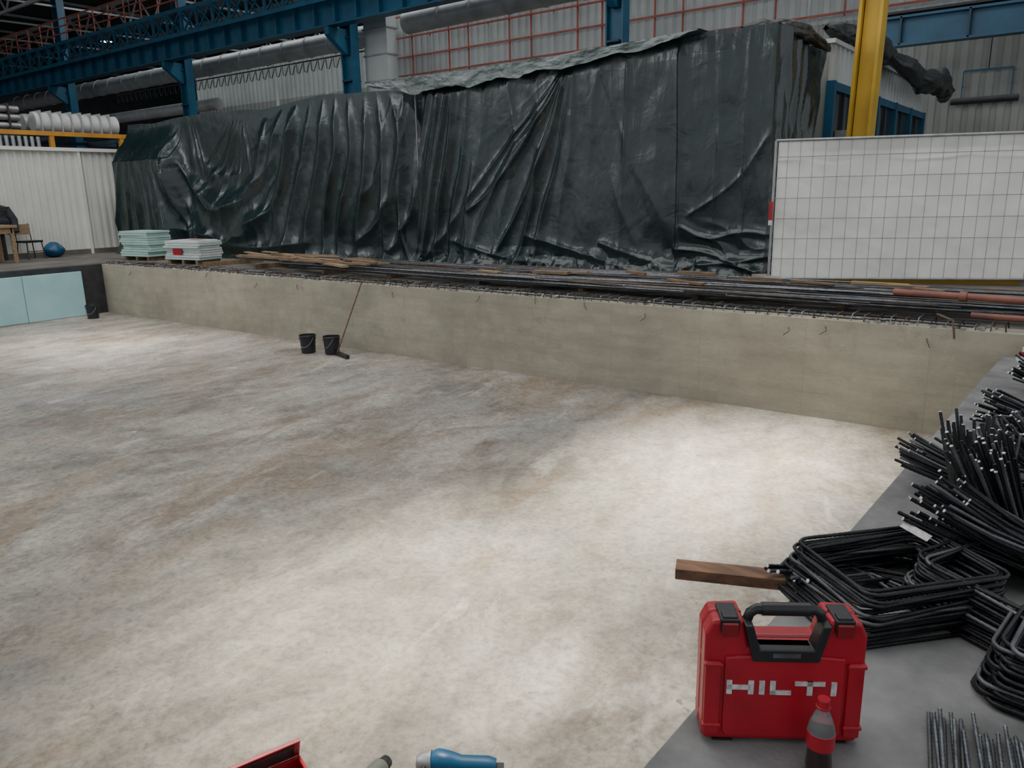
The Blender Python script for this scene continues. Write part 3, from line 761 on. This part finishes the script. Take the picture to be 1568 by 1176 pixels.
# ------------------------------------------------------------------ near rebar
def rrect(w,h,r,n=5):
    pts=[]
    for cx,cy,a0 in ((w/2-r,h/2-r,0),(-w/2+r,h/2-r,90),(-w/2+r,-h/2+r,180),(w/2-r,-h/2+r,270)):
        for i in range(n+1):
            a=math.radians(a0+90*i/n); pts.append(Vector((cx+r*math.cos(a),cy+r*math.sin(a),0)))
    return pts
def stirrups(x,y,rz,n,w,h,name,ncol=2,r=.008,seed=1,dz=.0135,lean=0,ry=0):
    rnd=random.Random(seed); b=MB()
    for c in range(ncol):
        for i in range(n):
            f=i/n
            mt=TR(x+rnd.uniform(-.015,.015)+c*.035-.05*(1-f)*math.cos(rz+1.2),y+rnd.uniform(-.015,.015)-c*.04-.05*(1-f),ZR+r+.003+dz*i,rz+rnd.uniform(-.06,.06),lean*f+rnd.uniform(-.03,.03),ry*f+rnd.uniform(-.03,.03))
            pts=[mt@p for p in rrect(w+rnd.uniform(-.01,.01)+.05*(1-f),h+rnd.uniform(-.01,.01)+.05*(1-f),.055)]
            for p in pts: p.z=max(p.z,ZR+r)
            b.tube(pts,r,'rebar' if rnd.random()<.85 else 'rebarg',6,closed=True,rib=.09)
    b.obj(name)
stirrups(-.50,3.22,math.radians(-40),14,.46,.60,'rebar_stirrup_bundle',2,seed=1)
stirrups(-.08,3.42,math.radians(-26),13,.50,.58,'rebar_stirrup_bundle',2,seed=2,ry=.1)
stirrups(.14,2.92,math.radians(-8),13,.44,.36,'rebar_stirrup_bundle',2,seed=3)
stirrups(.08,4.35,math.radians(20),13,.5,.5,'rebar_stirrup_bundle',2,seed=4)
stirrups(-.12,5.75,math.radians(10),10,.5,.4,'rebar_stirrup_bundle',2,seed=6)
def spray(base,tip,n,sb,st,name,r=.0080,seed=1,k='rebar'):
    rnd=random.Random(seed); b=MB(); base=Vector(base);tip=Vector(tip)
    for i in range(n):
        u=[rnd.uniform(-1,1) for _ in range(3)]
        p=base+Vector((u[0]*sb[0],u[1]*sb[1],(u[2]*.5+.5)*sb[2]))
        q=tip+Vector((u[0]*st[0]+rnd.uniform(-.02,.02),u[1]*st[1]+rnd.uniform(-.02,.02),u[2]*st[2]+rnd.uniform(-.03,.03)))
        m=p.lerp(q,.5)+Vector((0,0,-.01))
        tail=p+Vector((rnd.uniform(.2,.5),rnd.uniform(-.25,.1),0)); tail.z=ZR+.012+rnd.random()*.06
        pts=[tail,p.lerp(tail,.3),p.lerp(q,.08),m,q]
        b.tube(pts,r,k if rnd.random()<.8 else 'rebarg',6,rib=.09)
        d=(q-m).normalized()
        if i%2: b.tube([q-d*.001,q+d*.004],r*1.0,'rebarc',6,smooth=False)
    b.obj(name)
spray((-.06,3.66,ZR+.10),(-.42,3.62,1.21),66,(.07,.10,.10),(.12,.15,.07),'rebar_starter_bundle',seed=3)
spray((-.16,4.0,ZR+.04),(-.33,3.95,1.36),52,(.09,.12,.06),(.15,.17,.07),'rebar_starter_bundle',seed=13)
spray((-.22,4.55,ZR+.03),(-.70,4.66,1.09),48,(.06,.12,.08),(.08,.18,.06),'rebar_starter_bundle',seed=4)
spray((-.32,4.30,ZR+.02),(-.38,4.42,1.32),46,(.10,.12,.05),(.17,.16,.07),'rebar_starter_bundle',seed=5)
spray((-.16,6.3,ZR+.03),(-.48,6.2,1.06),40,(.08,.2,.06),(.08,.3,.06),'rebar_starter_bundle',seed=6)
spray((-.12,5.2,ZR+.03),(-.34,5.15,1.18),42,(.08,.2,.08),(.13,.22,.08),'rebar_starter_bundle',seed=8)
spray((-.10,7.5,ZR+.03),(-.38,7.3,1.12),32,(.08,.2,.05),(.06,.3,.06),'rebar_starter_bundle',seed=7)
spray((-.60,3.36,ZR+.02),(-.86,3.0,ZR+.10),10,(.1,.05,.03),(.08,.05,.02),'rebar_starter_bundle',seed=9)
b=MB(); rnd=random.Random(11)
for i in range(40):
    x=-.245+i*.0145; a=rnd.uniform(-.04,.04); y1=2.50+rnd.uniform(-.06,.03)
    b.tube([(x+.24+a,1.2,ZR+.012+(i%3)*.010),(x,y1,ZR+.012+(i%3)*.012)],.0062,'rebarl' if i%3 else 'rebarg',6,rib=.12,step=.01,capk='rebarc')
b.obj('bare_rebar_bundle')
b=MB(); b.box((-.06,-.022,0),(.06,.022,.001),'label',TR(-.47,3.45,ZR+.215,math.radians(-15),.3,.25)); b.obj('paper_tag')
b=MB(); b.beam((-1.31,2.90,ZR+.028),(-.74,3.125,ZR+.028),.10,.05,'woodr'); b.obj('wooden_board',bevel=.003)

# ------------------------------------------------------------------ tools on pit floor close to camera
E=empty('open_tool_box',TR(-2.50,1.57,0.001,math.radians(72)))
b=MB()
b.box((-.17,-.13,0),(.17,.13,.02),'redp')
for lo,hi in (((-.17,-.13,.02),(-.155,.13,.13)),((.155,-.13,.02),(.17,.13,.13)),((-.17,-.13,.02),(.17,-.115,.13)),((-.17,.115,.02),(.17,.13,.13))): b.box(lo,hi,'redp')
b.obj('tray',E,.004)
b=MB(); mt=TR(0,.14,.13,0,math.radians(20)); b.box((-.17,-.01,0),(.17,.01,.10),'redp',mt); b.box((-.145,-.016,.02),(.145,-.01,.085),'black',mt); b.obj('lid',E,.004)
b=MB(); b.box((-.13,-.1,.02),(.0,.1,.1),'black'); b.tube([(.03,-.08,.08),(.12,.08,.08)],.03,'galv',10); b.obj('contents',E,.003)
E=empty('angle_grinder',TR(-1.97,2.15,0.001,math.radians(215))); E.scale=(.85,.9,1)
b=MB(); b.tube([(-.20,0,.095),(-.16,0,.10),(-.02,0,.11),(.04,0,.12),(.10,0,.125),(.14,0,.125)],[.04,.048,.042,.052,.058,.04],'bluep',18); b.obj('body',E)
b=MB(); b.tube([(.13,0,.125),(.19,0,.12),(.21,0,.12)],[.05,.045,.03],'galv',14); b.cyl((.18,0,.12),(.18,0,.03),.02,'galv',12); b.obj('gear_head',E)
b=MB(); b.cyl((.18,0,.03),(.18,0,.026),.062,'black',28); b.tube([(.18+.07*math.cos(a),.07*math.sin(a),.045) for a in np.linspace(-2,2,16)],.008,'galv',6); b.obj('disc_and_guard',E)
b=MB(); b.tube([(.17,.03,.12),(.17,.14,.13)],.016,'black',12); b.box((-.24,-.045,.0),(-.15,.045,.09),'black'); b.obj('handle_and_battery',E,.003)
E=empty('cordless_drill',TR(-2.17,1.85,0.001,math.radians(100)))
b=MB(); b.tube([(-.09,0,.17),(-.07,0,.17),(.04,0,.17),(.06,0,.17)],[.03,.045,.045,.03],'greyp',16); b.tube([(.06,0,.17),(.09,0,.17),(.10,0,.17)],[.032,.028,.016],'black',14); b.obj('motor_housing',E)
b=MB(); b.tube([(-.03,0,.15),(-.045,0,.06)],.02,'black',12); b.box((-.1,-.04,0),(.03,.04,.055),'bluep'); b.obj('grip_and_battery',E,.003)

# ------------------------------------------------------------------ lights
w=bpy.data.worlds.new('world'); SC.world=w; w.use_nodes=True
bg=w.node_tree.nodes['Background']; bg.inputs['Color'].default_value=(.90,.95,1,1); bg.inputs['Strength'].default_value=.78
def area(name,loc,sx,sy,pw,col=(1,1,1),spread=180,target=None):
    l=bpy.data.lights.new(name,'AREA'); l.shape='RECTANGLE'; l.size=sx;l.size_y=sy; l.energy=pw; l.color=col; l.spread=math.radians(spread)
    o=bpy.data.objects.new(name,l); COL.objects.link(o); o.location=loc
    if target is not None:
        d=Vector(target)-Vector(loc); o.rotation_euler=d.to_track_quat('-Z','Y').to_euler()
    return o
area('skylight_main',(-10,7,14.8),24,14,2150,(1,.985,.96))
area('skylight_shaft_near',(-3.1,3.2,14.7),1.6,2.0,75,(1,.94,.83),15)
area('skylight_shaft_mid',(-2.6,6.6,14.7),1.2,2.6,105,(1,.94,.83),12)
area('skylight_shaft_far',(-14,6.5,14.7),4,2,60,(1,.98,.95),18)
area('side_aisle_fill',(-22,24.8,14.5),50,2,1700,(.92,.97,1))  # added fill lamp under the closed roof, brightens duct and far wall
area('hall_back_bay',(-45,40,14.5),30,20,1300,(.8,.95,1))
area('tarp_highlight_fill',(-19,-8,11.5),14,3,750,(.95,.98,1),180,(-10,11,3))  # added unseen fill lamp, gives the tarp folds highlights; no window modelled
